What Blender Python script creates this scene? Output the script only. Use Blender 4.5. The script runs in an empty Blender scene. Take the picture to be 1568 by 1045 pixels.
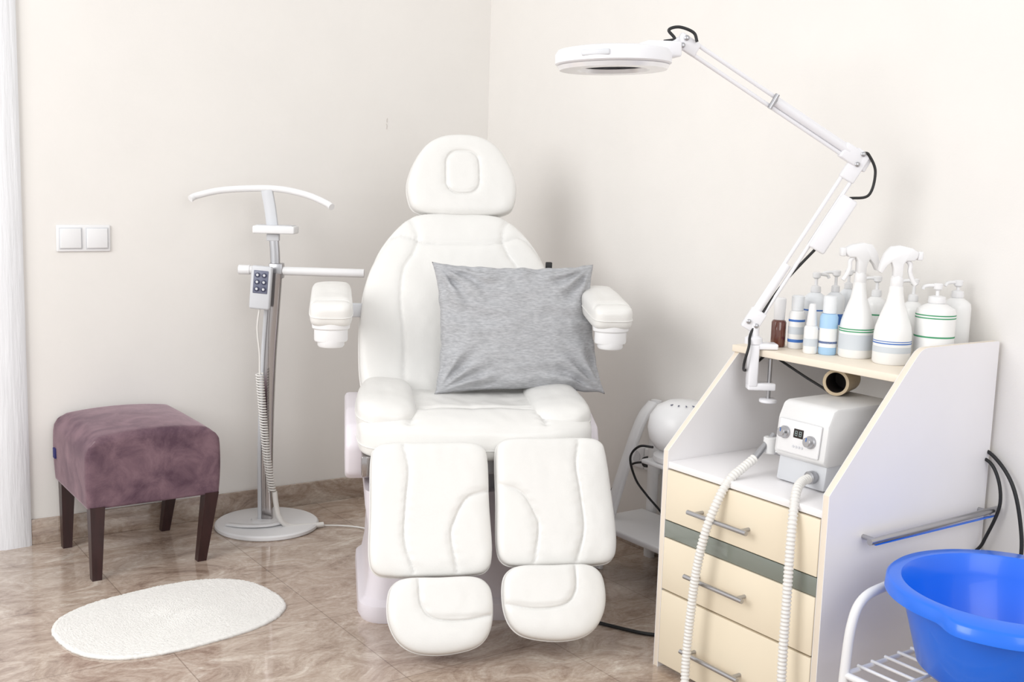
import bpy, bmesh, math, random
import numpy as np
from mathutils import Vector, Matrix, noise
random.seed(4)
AZ=.6062
def S(X,Y,z=0.0):
    """survey frame (tripod at origin looking along +Y) -> room frame (corner at origin)"""
    dx,dy=X+.129,Y-4.825
    return Vector((dx*math.cos(AZ)+dy*math.sin(AZ), -dx*math.sin(AZ)+dy*math.cos(AZ), z))
# ------------------------------------------------------------------ materials
def srgb(r,g,b):
    f=lambda c:(c/255/12.92) if c/255<=.04045 else ((c/255+.055)/1.055)**2.4
    return (f(r),f(g),f(b),1)
def mat(name,col,rough=.5,metal=0,bump=0,bscale=50,var=0,vscale=5,spec=.5,trans=0,coat=0,sheen=0,stretch=None):
    m=bpy.data.materials.new(name);m.use_nodes=True
    nt=m.node_tree;b=nt.nodes['Principled BSDF'];L=nt.links
    b.inputs['Base Color'].default_value=col;b.inputs['Roughness'].default_value=rough
    b.inputs['Metallic'].default_value=metal;b.inputs['Specular IOR Level'].default_value=spec
    b.inputs['Transmission Weight'].default_value=trans;b.inputs['Coat Weight'].default_value=coat
    b.inputs['Sheen Weight'].default_value=sheen
    tc=nt.nodes.new('ShaderNodeTexCoord');mp=nt.nodes.new('ShaderNodeMapping');L.new(tc.outputs['Object'],mp.inputs[0])
    if stretch: mp.inputs['Scale'].default_value=stretch
    n=nt.nodes.new('ShaderNodeTexNoise');n.inputs['Scale'].default_value=vscale;n.inputs['Detail'].default_value=6
    L.new(mp.outputs[0],n.inputs['Vector'])
    v=max(var,.012)
    r=nt.nodes.new('ShaderNodeValToRGB');r.color_ramp.elements[0].position=.3;r.color_ramp.elements[1].position=.7
    r.color_ramp.elements[0].color=tuple(c*(1-v) for c in col[:3])+(1,)
    r.color_ramp.elements[1].color=tuple(min(1,c*(1+v)) for c in col[:3])+(1,)
    L.new(n.outputs['Fac'],r.inputs[0]);L.new(r.outputs[0],b.inputs['Base Color'])
    if bump:
        n2=nt.nodes.new('ShaderNodeTexNoise');n2.inputs['Scale'].default_value=bscale;n2.inputs['Detail'].default_value=4
        L.new(mp.outputs[0],n2.inputs['Vector'])
        bp=nt.nodes.new('ShaderNodeBump');bp.inputs['Strength'].default_value=bump;bp.inputs['Distance'].default_value=.004
        L.new(n2.outputs['Fac'],bp.inputs['Height']);L.new(bp.outputs[0],b.inputs['Normal'])
    return m
M_wall=mat('wall_paint',srgb(230,227,223),.85,bump=.08,bscale=180,spec=.2)
M_leather=mat('white_leatherette',srgb(226,225,222),.32,bump=.1,bscale=260,spec=.5)
M_plastic=mat('white_plastic',srgb(229,229,230),.35,spec=.45)
M_base=mat('chair_housing_plastic',srgb(222,216,222),.35)
M_white=mat('white_laminate',srgb(237,235,236),.38)
M_trim=mat('white_woodgrain',srgb(230,231,234),.5,bump=.6,bscale=14,var=.035,vscale=10,stretch=(6,6,.5))
M_cream=mat('cream_laminate',srgb(232,220,197),.42,var=.01)
M_edge=mat('cream_shelf',srgb(234,223,206),.5)
M_band=mat('edge_banding',srgb(228,217,202),.5)
M_glass=mat('smoked_glass_strip',srgb(122,128,120),.12,spec=.8)
M_chrome=mat('chrome',srgb(172,168,168),.14,metal=1)
M_satin=mat('satin_steel',srgb(180,180,183),.3,metal=1)
M_lampw=mat('lamp_enamel',srgb(232,232,236),.3)
M_black=mat('black_rubber',srgb(24,24,26),.5)
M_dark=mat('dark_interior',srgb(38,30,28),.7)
M_blue=mat('blue_basin_plastic',srgb(18,108,230),.28,spec=.5,coat=.2)
M_stripeb=mat('blue_print',srgb(60,110,185),.5)
M_stripeg=mat('green_print',srgb(60,150,105),.5)
M_text=mat('grey_print',srgb(200,206,212),.6)
M_lblue=mat('light_blue_label',srgb(165,200,230),.5)
M_amber=mat('amber_glass',srgb(96,42,22),.1,spec=.8,coat=.5)
M_bottle=mat('bottle_plastic',srgb(233,233,232),.3)
M_frost=mat('frosted_bottle',srgb(228,231,234),.35)
M_wood=mat('mahogany_wood',srgb(46,22,22),.32,var=.25,vscale=12,stretch=(6,6,1))
M_hose=mat('hose_plastic',srgb(224,222,218),.4)
M_grey=mat('grey_panel',srgb(108,112,132),.4)
M_greyl=mat('light_grey_plastic',srgb(205,207,211),.4)
M_mach=mat('device_plastic',srgb(222,222,222),.35)
M_lens=mat('lens_acrylic',srgb(240,240,242),.25,spec=.5,trans=.35)
M_brown=mat('cardboard_tube',srgb(186,168,140),.6)
M_stain=mat('wall_mark',srgb(200,194,188),.9)
def velvet():
    m=mat('mauve_velvet',srgb(128,92,104),.8,bump=.2,bscale=400,sheen=.6,spec=.1)
    nt=m.node_tree;b=nt.nodes['Principled BSDF'];L=nt.links
    b.inputs['Sheen Roughness'].default_value=.35;b.inputs['Sheen Tint'].default_value=srgb(228,208,214)
    n=nt.nodes.new('ShaderNodeTexNoise');n.inputs['Scale'].default_value=11;n.inputs['Detail'].default_value=8;n.inputs['Roughness'].default_value=.65;n.inputs['Distortion'].default_value=.5
    tc=nt.nodes.new('ShaderNodeTexCoord');L.new(tc.outputs['Object'],n.inputs['Vector'])
    r=nt.nodes.new('ShaderNodeValToRGB');r.color_ramp.elements[0].position=.36;r.color_ramp.elements[1].position=.66
    r.color_ramp.elements[0].color=srgb(88,67,78);r.color_ramp.elements[1].color=srgb(126,101,109)
    L.new(n.outputs['Fac'],r.inputs[0]);L.new(r.outputs[0],b.inputs['Base Color'])
    return m
M_velvet=velvet()
def jersey():
    m=mat('heather_grey_jersey',srgb(168,169,172),.9,spec=.1)
    nt=m.node_tree;b=nt.nodes['Principled BSDF'];L=nt.links
    tc=nt.nodes.new('ShaderNodeTexCoord');mp=nt.nodes.new('ShaderNodeMapping');mp.inputs['Scale'].default_value=(60,60,260)
    L.new(tc.outputs['Object'],mp.inputs[0])
    n=nt.nodes.new('ShaderNodeTexNoise');n.inputs['Scale'].default_value=1;n.inputs['Detail'].default_value=3
    L.new(mp.outputs[0],n.inputs['Vector'])
    r=nt.nodes.new('ShaderNodeValToRGB');r.color_ramp.elements[0].position=.3;r.color_ramp.elements[1].position=.7
    r.color_ramp.elements[0].color=srgb(158,159,162);r.color_ramp.elements[1].color=srgb(184,185,188)
    L.new(n.outputs['Fac'],r.inputs[0]);L.new(r.outputs[0],b.inputs['Base Color'])
    bp=nt.nodes.new('ShaderNodeBump');bp.inputs['Strength'].default_value=.25;bp.inputs['Distance'].default_value=.002
    L.new(n.outputs['Fac'],bp.inputs['Height']);L.new(bp.outputs[0],b.inputs['Normal'])
    return m
M_jersey=jersey()
def tilemat(name,grout=True):
    m=bpy.data.materials.new(name);m.use_nodes=True;nt=m.node_tree;L=nt.links;b=nt.nodes['Principled BSDF']
    g=nt.nodes.new('ShaderNodeNewGeometry')
    mp=nt.nodes.new('ShaderNodeMapping');mp.inputs['Location'].default_value=(1.25,1.12,0)
    L.new(g.outputs['Position'],mp.inputs[0])
    mv=nt.nodes.new('ShaderNodeMapping');mv.inputs['Rotation'].default_value=(0,0,.75);mv.inputs['Scale'].default_value=(1.8,3.0,4)
    L.new(g.outputs['Position'],mv.inputs[0])
    n=nt.nodes.new('ShaderNodeTexNoise');n.inputs['Scale'].default_value=2.6;n.inputs['Detail'].default_value=13;n.inputs['Roughness'].default_value=.78;n.inputs['Distortion'].default_value=1.1
    L.new(mv.outputs[0],n.inputs['Vector'])
    r=nt.nodes.new('ShaderNodeValToRGB');cr=r.color_ramp
    k=1.0 if grout else .93
    cr.elements[0].position=.34;cr.elements[0].color=srgb(136*k,114*k,100*k)
    cr.elements[1].position=.66;cr.elements[1].color=srgb(222*k,212*k,200*k)
    e=cr.elements.new(.44);e.color=srgb(168*k,148*k,133*k);e=cr.elements.new(.50);e.color=srgb(184*k,166*k,151*k);e=cr.elements.new(.57);e.color=srgb(198*k,182*k,168*k)
    L.new(n.outputs['Fac'],r.inputs[0]);col=r.outputs[0]
    n3=nt.nodes.new('ShaderNodeTexNoise');n3.inputs['Scale'].default_value=34;n3.inputs['Detail'].default_value=8
    L.new(mv.outputs[0],n3.inputs['Vector'])
    r3=nt.nodes.new('ShaderNodeValToRGB');r3.color_ramp.elements[0].position=.35;r3.color_ramp.elements[0].color=(.72,.70,.68,1);r3.color_ramp.elements[1].position=.55;r3.color_ramp.elements[1].color=(1,1,1,1)
    L.new(n3.outputs['Fac'],r3.inputs[0])
    mx=nt.nodes.new('ShaderNodeMix');mx.data_type='RGBA';mx.blend_type='MULTIPLY';mx.inputs[0].default_value=.5
    L.new(col,mx.inputs[6]);L.new(r3.outputs[0],mx.inputs[7]);col=mx.outputs[2]
    if grout:
        bk=nt.nodes.new('ShaderNodeTexBrick');bk.offset=0;bk.inputs['Scale'].default_value=1
        bk.inputs['Brick Width'].default_value=.47;bk.inputs['Row Height'].default_value=.47;bk.inputs['Mortar Size'].default_value=.0017;bk.inputs['Mortar Smooth'].default_value=.1
        bk.inputs['Color1'].default_value=(1,1,1,1);bk.inputs['Color2'].default_value=(.95,.945,.94,1);bk.inputs['Mortar'].default_value=(.63,.60,.58,1)
        L.new(mp.outputs[0],bk.inputs['Vector'])
        m2=nt.nodes.new('ShaderNodeMix');m2.data_type='RGBA';m2.blend_type='MULTIPLY';m2.inputs[0].default_value=1
        L.new(col,m2.inputs[6]);L.new(bk.outputs['Color'],m2.inputs[7]);col=m2.outputs[2]
    L.new(col,b.inputs['Base Color']);b.inputs['Roughness'].default_value=.10;b.inputs['Specular IOR Level'].default_value=.65
    b.inputs['Coat Weight'].default_value=.3;b.inputs['Coat Roughness'].default_value=.06
    return m
M_tile=tilemat('marble_floor_tiles');M_skirt=tilemat('marble_baseboard',False)
# ------------------------------------------------------------------ helpers
def empty(name,loc=(0,0,0),rz=0):
    e=bpy.data.objects.new(name,None);bpy.context.collection.objects.link(e);e.location=loc;e.rotation_euler=(0,0,rz);e.empty_display_size=.1;return e
def mk(name,vs,fs,m,par=None,smooth=True,M=None,auto=None):
    me=bpy.data.meshes.new(name);me.from_pydata([tuple(v) for v in vs],[],fs);me.update()
    if M is not None: me.transform(M)
    bm=bmesh.new();bm.from_mesh(me);bmesh.ops.recalc_face_normals(bm,faces=bm.faces);bm.to_mesh(me);bm.free()
    o=bpy.data.objects.new(name,me);bpy.context.collection.objects.link(o);me.materials.append(m)
    if smooth:
        for p in me.polygons:p.use_smooth=True
        if auto:
            me.set_sharp_from_angle(angle=math.radians(auto))
    if par:o.parent=par
    return o
def finish_bm(bm,name,m,par,smooth=True,auto=35,M=None):
    bmesh.ops.recalc_face_normals(bm,faces=bm.faces)
    me=bpy.data.meshes.new(name);bm.to_mesh(me);bm.free()
    if M is not None: me.transform(M)
    me.materials.append(m)
    for p in me.polygons:p.use_smooth=smooth
    if smooth: me.set_sharp_from_angle(angle=math.radians(auto))
    o=bpy.data.objects.new(name,me);bpy.context.collection.objects.link(o)
    if par:o.parent=par
    return o
def box(name,lo,hi,m,par=None,bev=.002,seg=2,M=None,edges=None,auto=50):
    bm=bmesh.new();bmesh.ops.create_cube(bm,size=1)
    for v in bm.verts:
        v.co=Vector([lo[i]+(v.co[i]+.5)*(hi[i]-lo[i]) for i in range(3)])
    if bev>0:
        es=bm.edges[:] if edges is None else [e for e in bm.edges if edges(e)]
        bmesh.ops.bevel(bm,geom=es,offset=bev,segments=seg,affect='EDGES',profile=.5)
    return finish_bm(bm,name,m,par,True,auto,M)
def lathe(name,prof,m,par=None,loc=(0,0,0),seg=40,M=None,cap=True,auto=40,sx=1,sy=1):
    vs=[];fs=[]
    for r,z in prof:
        for i in range(seg):
            a=2*math.pi*i/seg;vs.append((r*math.cos(a)*sx,r*math.sin(a)*sy,z))
    n=len(prof)
    for k in range(n-1):
        for i in range(seg):
            j=(i+1)%seg;fs.append((k*seg+i,k*seg+j,(k+1)*seg+j,(k+1)*seg+i))
    if cap:
        if prof[0][0]>1e-5: fs.append(tuple(range(seg)))
        if prof[-1][0]>1e-5: fs.append(tuple((n-1)*seg+i for i in range(seg)))
    MM=Matrix.Translation(loc)
    if M is not None: MM=MM@M
    return mk(name,vs,fs,m,par,True,MM,auto)
def catmull(pts,n=12,closed=False):
    P=[np.array(p,float) for p in pts];out=[];N=len(P)
    rng=range(N) if closed else range(N-1)
    for i in rng:
        if closed:a,b,c,d=P[i-1],P[i],P[(i+1)%N],P[(i+2)%N]
        else:
            b,c=P[i],P[i+1];a=P[i-1] if i>0 else 2*b-c;d=P[i+2] if i+2<N else 2*c-b
        for k in range(n):
            t=k/n;out.append(.5*((2*b)+(c-a)*t+(2*a-5*b+4*c-d)*t*t+(3*b-a-3*c+d)*t**3))
    if not closed:out.append(P[-1])
    return np.array(out)
def resample(pts,step=None,N=None,closed=False):
    P=np.array(pts,float)
    if closed:P=np.vstack([P,P[:1]])
    d=np.r_[0,np.cumsum(np.linalg.norm(np.diff(P,axis=0),axis=1))]
    if N is None:N=max(2,int(d[-1]/step)+1)
    t=np.linspace(0,d[-1],N+1 if closed else N)
    if closed:t=t[:-1]
    return np.array([np.interp(t,d,P[:,i]) for i in range(P.shape[1])]).T,d[-1]
def sweep(name,pts,r,m,par=None,seg=12,cap=True,rf=None,closed=False,sq=None,auto=60):
    """pts dense polyline. rf(s)->radius. sq=(w,h) rectangular section"""
    P=[Vector(p) for p in pts];n=len(P);vs=[];fs=[]
    T=[]
    for i in range(n):
        if closed:t=P[(i+1)%n]-P[i-1]
        else:t=P[min(i+1,n-1)]-P[max(i-1,0)]
        T.append(t.normalized())
    ref=Vector((0,0,1)) if abs(T[0].z)<.9 else Vector((1,0,0))
    if sq and abs(T[0].z)>=.9: ref=Vector((1,0,0))
    nrm=(ref-T[0]*ref.dot(T[0])).normalized();s=0
    for i in range(n):
        if i>0:
            nrm=(nrm-T[i]*nrm.dot(T[i])).normalized();s+=(P[i]-P[i-1]).length
        bn=T[i].cross(nrm)
        if sq:
            w,h=sq;k=.22
            sec=[(-w,-h+h*k),(-w,h-h*k),(-w+h*k,h),(w-h*k,h),(w,h-h*k),(w,-h+h*k),(w-h*k,-h),(-w+h*k,-h)]
            ring=[P[i]+nrm*a+bn*b for a,b in sec]
        else:
            rr=rf(s) if rf else r
            ring=[P[i]+nrm*rr*math.cos(2*math.pi*k/seg)+bn*rr*math.sin(2*math.pi*k/seg) for k in range(seg)]
        vs+=ring
    sg=8 if sq else seg
    for i in range(n if closed else n-1):
        a=i*sg;b=((i+1)%n)*sg
        for k in range(sg):
            j=(k+1)%sg;fs.append((a+k,a+j,b+j,b+k))
    if cap and not closed:
        fs.append(tuple(range(sg)));fs.append(tuple((n-1)*sg+k for k in range(sg)))
    return mk(name,vs,fs,m,par,True,None,auto)
def tube(name,ctrl,r,m,par=None,n=10,seg=12,closed=False,**k):
    return sweep(name,catmull(ctrl,n,closed),r,m,par,seg,closed=closed,**k)
def rod(name,a,b,r,m,par=None,seg=16):
    return sweep(name,[a,b],r,m,par,seg)
def hose(name,ctrl,r,m,par,pitch=.0095):
    P,L=resample(catmull(ctrl,20),step=pitch/6)
    return sweep(name,P,r,m,par,16,rf=lambda s:r*(1+.13*math.sin(2*math.pi*s/pitch)),auto=179)
def polyext(name,poly,axis,a,b,m,par=None,bev=.002,M=None):
    bm=bmesh.new()
    def mkv(p,t):
        c=list(p);c.insert(axis,t);return bm.verts.new(c)
    v0=[mkv(p,a) for p in poly];v1=[mkv(p,b) for p in poly]
    bm.faces.new(v0);bm.faces.new(v1[::-1]);n=len(poly)
    for i in range(n):bm.faces.new((v0[i],v0[(i+1)%n],v1[(i+1)%n],v1[i]))
    bmesh.ops.recalc_face_normals(bm,faces=bm.faces)
    if bev: bmesh.ops.bevel(bm,geom=bm.edges[:],offset=bev,segments=2,affect='EDGES',profile=.5)
    return finish_bm(bm,name,m,par,True,40,M)
def frame(o,u,v):
    u=Vector(u).normalized();v=Vector(v);v=(v-u*v.dot(u)).normalized();w=u.cross(v)
    return Matrix(((u.x,v.x,w.x,o[0]),(u.y,v.y,w.y,o[1]),(u.z,v.z,w.z,o[2]),(0,0,0,1)))
def cushion(name,ctrl,T,Tb,m,par,M,n=4.5,seams=(),gd=.007,gw=.0034,N=220,cy=None,bow=None,wr=.0018,crease=.0006):
    out,_=resample(catmull(ctrl,10,True),N=N,closed=True)
    c=out.mean(0)
    if cy is not None:c[1]=cy
    sF=list(np.linspace(.02,.86,56))+[.86+.14*math.sin(math.pi/2*k/12) for k in range(1,13)]
    sB=[.86+.14*math.sin(math.pi/2*k/8) for k in range(7,-1,-1)]+[.5,.02]
    rings=[]
    def sp(s):return max(0,1-s**n)**(1/n)
    sm=[resample(catmull(x,8) if len(x)>2 else np.array(x,float),step=.003)[0] for x in seams]
    for s,side in [(s,1) for s in sF]+[(s,-1) for s in sB]:
        P=c+(out-c)*s
        h=np.full(len(P),(T if side>0 else -Tb)*sp(s))
        if side>0:
            for q in sm:
                d=np.sqrt(((P[:,None,:]-q[None])**2).sum(2)).min(1)
                h=h-gd*np.exp(-(d/gw)**2)-gd*.7*np.exp(-(d/(gw*4.5))**2)
                # short puckers running away from the stitching
                h=h+crease*np.exp(-(d/.022)**2)*np.array([math.sin(p[1]*210+3*noise.noise(Vector((p[0]*12,p[1]*12,1)))) for p in P])*(d>.004)
            if wr:
                h=h+np.array([noise.noise(Vector((p[0]*9,p[1]*9,T*70)))*wr*2+noise.noise(Vector((p[0]*30,p[1]*22,3)))*wr*.6 for p in P])
        if bow is not None: h=h+np.array([bow(p[0],p[1]) for p in P])
        rings.append(np.c_[P,h])
    V=np.vstack(rings).tolist();fs=[];Rn=len(rings)
    for k in range(Rn-1):
        for i in range(N):
            j=(i+1)%N;fs.append((k*N+i,k*N+j,(k+1)*N+j,(k+1)*N+i))
    fs.append(tuple(range(N)));fs.append(tuple((Rn-1)*N+i for i in range(N)))
    ob=mk(name,V,fs,m,par,True,M,None)
    ring=[M@Vector((p[0],p[1],-Tb*.12+(bow(p[0],p[1]) if bow else 0))) for p in (c+(out-c)*1.002)]
    sweep(name+'_piping',ring,.0022,m,par,6,closed=True,auto=179)
    return ob
def rr(hx,hy,r,k=4,cx=0,cy=0):
    o=[]
    for sx,sy,a0 in((1,1,0),(-1,1,90),(-1,-1,180),(1,-1,270)):
        for i in range(k+1):
            a=math.radians(a0+90*i/k);o.append((cx+sx*(hx-r)+r*math.cos(a),cy+sy*(hy-r)+r*math.sin(a)))
    # standard ccw rounded rectangle
    o=[]
    for px,py,a0 in((hx-r,hy-r,0),(-hx+r,hy-r,90),(-hx+r,-hy+r,180),(hx-r,-hy+r,270)):
        for i in range(k+1):
            a=math.radians(a0+90*i/k);o.append((cx+px+r*math.cos(a),cy+py+r*math.sin(a)))
    return o
# ------------------------------------------------------------------ room
XL,YF,H=-4.2,-5.2,2.75
box('floor',(XL,YF,-.05),(0,0,0),M_tile,bev=0)
box('wall_back',(XL,0,-.05),(.12,.12,H),M_wall,bev=0)
box('wall_right',(0,YF,-.05),(.12,0,H),M_wall,bev=0)
box('baseboard_back',(-1.853,-.011,0),(0,-.0005,.09),M_skirt,bev=.002)
box('baseboard_right',(-.011,YF,0),(-.0005,-.0115,.09),M_skirt,bev=.002)
d=empty('door_1',(-2.0,-.001,0))
polyext('casing_right',[(.147,-.0),(.147,-.012),(.135,-.02),(.06,-.024),(.045,-.018),(.03,-.018),(.03,0)],2,0,2.15,M_trim,d,0)
polyext('casing_left',[(-.97,-.0),(-.97,-.012),(-.96,-.02),(-.885,-.024),(-.87,-.018),(-.85,-.018),(-.85,0)],2,0,2.15,M_trim,d,0)
box('casing_top',(-.97,-.024,2.075),(.147,0,2.19),M_trim,d,.004)
box('leaf',(-.85,-.012,.006),(.03,0,2.075),M_trim,d,.003)
tube('handle',[(-.02,-.012,1.0),(-.02,-.05,1.0),(-.04,-.055,1.0),(-.13,-.055,1.0)],.009,M_satin,d)
sm=empty('wall_scuff',(-.483,-.0006,1.515))
tube('mark_1',[(0,0,-.02),(.002,0,-.008),(-.001,0,0)],.0012,M_stain,sm,seg=6)
tube('mark_2',[(.002,0,.006),(.001,0,.014),(.003,0,.022)],.0012,M_stain,sm,seg=6)
sw=empty('light_switch',(-1.655,-.0,1.064))
box('frame_plate',(-.09,-.008,-.046),(.09,-.0005,.046),M_plastic,sw,.004,3)
for i,cx in enumerate((-.044,.044)):
    box('surround_%d'%(i+1),(cx-.038,-.0105,-.037),(cx+.038,-.007,.037),M_greyl,sw,.0015)
    box('rocker_%d'%(i+1),(cx-.035,-.0145,-.034),(cx+.035,-.009,.034),M_plastic,sw,.003,3)
# ------------------------------------------------------------------ ottoman
ot=empty('ottoman_stool',(-1.56,-.262,0))
def ottoman():
    bm=bmesh.new();hx,hy,z0,z1=.214,.226,.235,.458
    bmesh.ops.create_cube(bm,size=1);bmesh.ops.subdivide_edges(bm,edges=bm.edges[:],cuts=31,use_grid_fill=True)
    for v in bm.verts:
        x,y,z=v.co.x*2,v.co.y*2,v.co.z*2
        p=Vector((x*hx,y*hy,z0+(z+1)/2*(z1-z0)))
        rt=.055;rs=.014
        u,w=p.x/hx,p.y/hy
        q=Vector((max(-hx+rs,min(hx-rs,p.x)),max(-hy+rs,min(hy-rs,p.y)),0));dd=Vector((p.x,p.y,0))-q
        if dd.length>rs: dd=dd.normalized()*rs;p.x,p.y=q.x+dd.x,q.y+dd.y
        for ax,hh,rad in((0,hx,rt),(1,hy,.022)):
            cx=max(-hh+rad,min(hh-rad,p[ax]));cz=min(z1-rad,p.z)
            e=Vector((p[ax]-cx,p.z-cz))
            if p.z>z1-rad and e.length>rad: e=e.normalized()*rad;p[ax]=cx+e.x;p.z=cz+e.y
        tt=(p.z-z0)/(z1-z0)
        if tt>.3: p.z+=.026*(1-u*u)*(1-.35*w*w)*max(0,tt)**2
        p.x+=.005*math.sin(math.pi*min(1,tt))*u;p.y+=.004*math.sin(math.pi*min(1,tt))*w
        v.co=p+Vector((0,.016,0))
    return finish_bm(bm,'velvet_seat',M_velvet,ot,True,180)
ottoman()
for i,(x,y) in enumerate(((-.195,.176),(-.192,-.197),(.156,-.178),(.153,.202))):
    sx=-1 if x<0 else 1;sy=-1 if y<0 else 1
    tx,ty=sx*.186,sy*.190
    a,b=.023,.015
    vs=[(x+dx*b*1,y*1+dy*b,0) for dx,dy in((-1,-1),(1,-1),(1,1),(-1,1))]+[(tx+dx*a,ty+dy*a,.24) for dx,dy in((-1,-1),(1,-1),(1,1),(-1,1))]
    mk('leg_%d'%(i+1),vs,[(0,1,2,3),(4,5,6,7),(0,1,5,4),(1,2,6,5),(2,3,7,6),(3,0,4,7)],M_wood,ot,False)
box('fabric_tag',(-.225,.185,.315),(-.215,.21,.35),mat('navy_tag',srgb(40,40,100),.7),ot,.001)
# ------------------------------------------------------------------ bath mat
bmt=empty('bath_mat',S(-.975,3.165,.0),math.radians(43)-AZ)
def mat_mesh():
    N=96;out=[]
    for i in range(N):
        a=2*math.pi*i/N;n=2.6
        c,s_=math.cos(a),math.sin(a)
        out.append((.33*math.copysign(abs(c)**(2/n),c),.245*math.copysign(abs(s_)**(2/n),s_)))
    N=420
    out,_=resample(out,N=N,closed=True)
    vs=[];fs=[];Rn=0
    for s in list(np.linspace(.01,.97,160))+[.985,.997,1.0]:
        for i,p in enumerate(out):
            q=p*s
            wob=1+.006*noise.noise(Vector((p[0]*14,p[1]*14,0)))+.008*noise.noise(Vector((p[0]*110,p[1]*110,0)))
            z=.009 if s<.97 else {.985:.008,.997:.0055,1.0:.0}.get(round(s,3),.009)
            z+=(.0006*noise.noise(Vector((q[0]*90,q[1]*90,1)))+.0026*noise.noise(Vector((q[0]*340,q[1]*340,5)))+.001*noise.noise(Vector((q[0]*9,q[1]*9,2)))) if s<.99 else 0
            vs.append((q[0]*wob,q[1]*wob,max(z,.0)))
        Rn+=1
    for k in range(Rn-1):
        for i in range(N):
            j=(i+1)%N;fs.append((k*N+i,k*N+j,(k+1)*N+j,(k+1)*N+i))
    fs.append(tuple(range(N)));fs.append(tuple((Rn-1)*N+i for i in range(N)))
    mk('terry_cloth',vs,fs,mat('terry_cotton',srgb(236,234,230),.95,bump=.6,bscale=500,spec=.1),bmt)
mat_mesh()
# ------------------------------------------------------------------ floor stand
st=empty('clothes_valet_stand',S(-.894,4.058),-AZ)
lathe('base_disc',[(.185,0),(.19,.004),(.19,.014),(.184,.019),(.06,.024),(.055,.03),(.0001,.03)],M_plastic,st,seg=72,auto=30)
post=catmull([(-.0,0,.025),(.0,0,.3),(.010,0,.6),(.024,-.005,.8),(.036,-.012,.95)],10)
sweep('chrome_post',post,0,M_chrome,st,sq=(.021,.012))
sweep('post_edge',[p+np.array([-.025,-.002,0]) for p in post],0,M_greyl,st,sq=(.007,.014))
sweep('upper_post',catmull([(.03,0,.90),(.03,.0,1.0),(.025,0,1.08)],8),0,M_satin,st,sq=(.016,.01))
sweep('neck_post',catmull([(.022,0,1.10),(.012,0,1.18),(.0,0,1.245)],8),0,M_greyl,st,sq=(.02,.009))
tube('shoulder_bar',[(-.255,-.07,1.208),(-.235,-.05,1.220),(-.16,-.02,1.240),(-.05,0,1.25),(.05,0,1.25),(.15,-.02,1.232),(.222,-.05,1.206),(.244,-.07,1.194)],.012,M_plastic,st,seg=14)
rod('trouser_bar',(-.085,-.005,.958),(.352,.0,.957),.0155,M_plastic,st,20)
lathe('bar_cap',[(.0175,-.02),(.0175,.02)],M_plastic,st,(-.08,-.005,.958),M=Matrix.Rotation(math.pi/2,4,'Y'),seg=20)
box('bar_clamp',(.01,-.02,.93),(.06,.02,.985),M_satin,st,.004)
box('valet_tray',(-.042,-.05,1.092),(.108,.04,1.120),M_plastic,st,.006,3)
box('tray_recess',(-.032,-.042,1.118),(.098,.032,1.122),M_greyl,st,.001)
box('tray_bracket',(.0,-.012,1.065),(.045,.012,1.09),M_greyl,st,.003)
sweep('base_cable_cover',catmull([(-.13,-.07,.024),(-.06,-.095,.028),(.02,-.085,.030),(.07,-.04,.03)],8),0,M_plastic,st,sq=(.004,.014))
rm=empty('remote_control',S(-.902,4.0,.90),-AZ)
RM=Matrix.Rotation(math.radians(4),4,'Y')
box('body',(-.037,-.014,-.078),(.037,.012,.078),M_greyl,rm,.008,4,M=RM)
box('keypad',(-.026,-.0165,-.02),(.026,-.013,.062),M_grey,rm,.002,2,M=RM)
for r_ in range(3):
    for c_ in range(2):
        lathe('button_%d'%(r_*2+c_+1),[(.0085,0),(.0085,.003),(.006,.004)],mat('dark_button_%d%d'%(r_,c_),srgb(52,56,82),.4),rm,M=RM@Matrix.Translation((-.012+.024*c_,-.0165,-.004+.025*r_))@Matrix.Rotation(math.pi/2,4,'X'),seg=16,sx=1.1)
        lathe('ring_%d'%(r_*2+c_+1),[(.0045,0),(.0045,.001)],M_greyl,rm,M=RM@Matrix.Translation((-.012+.024*c_,-.0202,-.004+.025*r_))@Matrix.Rotation(math.pi/2,4,'X'),seg=12)
cc=empty('coiled_cord',S(-.894,4.0),-AZ)
tube('cord_top',[(-.014,0,.825),(-.022,.0,.75),(-.014,.0,.66),(-.012,-.005,.585)],.0035,M_hose,cc,seg=8)
P,L=resample(catmull([(-.012,-.012,.59),(.0,-.014,.45),(.014,-.016,.3),(.036,-.018,.155)],20),step=.0013)
co=[]
for i,p in enumerate(P):
    a=i*.0013/.0098*2*math.pi;co.append((p[0]+.0125*math.cos(a),p[1]+.0125*math.sin(a),p[2]))
sweep('coil',co,.0033,M_hose,cc,6,auto=179)
tube('cord_tail',[(.045,-.02,.155),(.05,-.02,.11),(.062,-.02,.06),(.09,-.0,.022),(.15,.03,.012),(.21,.06,.012)],.010,M_hose,cc,seg=10)
tube('cord_floor',[(.21,.06,.008),(.28,.07,.006),(.36,.05,.006),(.44,-.02,.006)],.003,M_hose,cc,seg=8)
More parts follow.
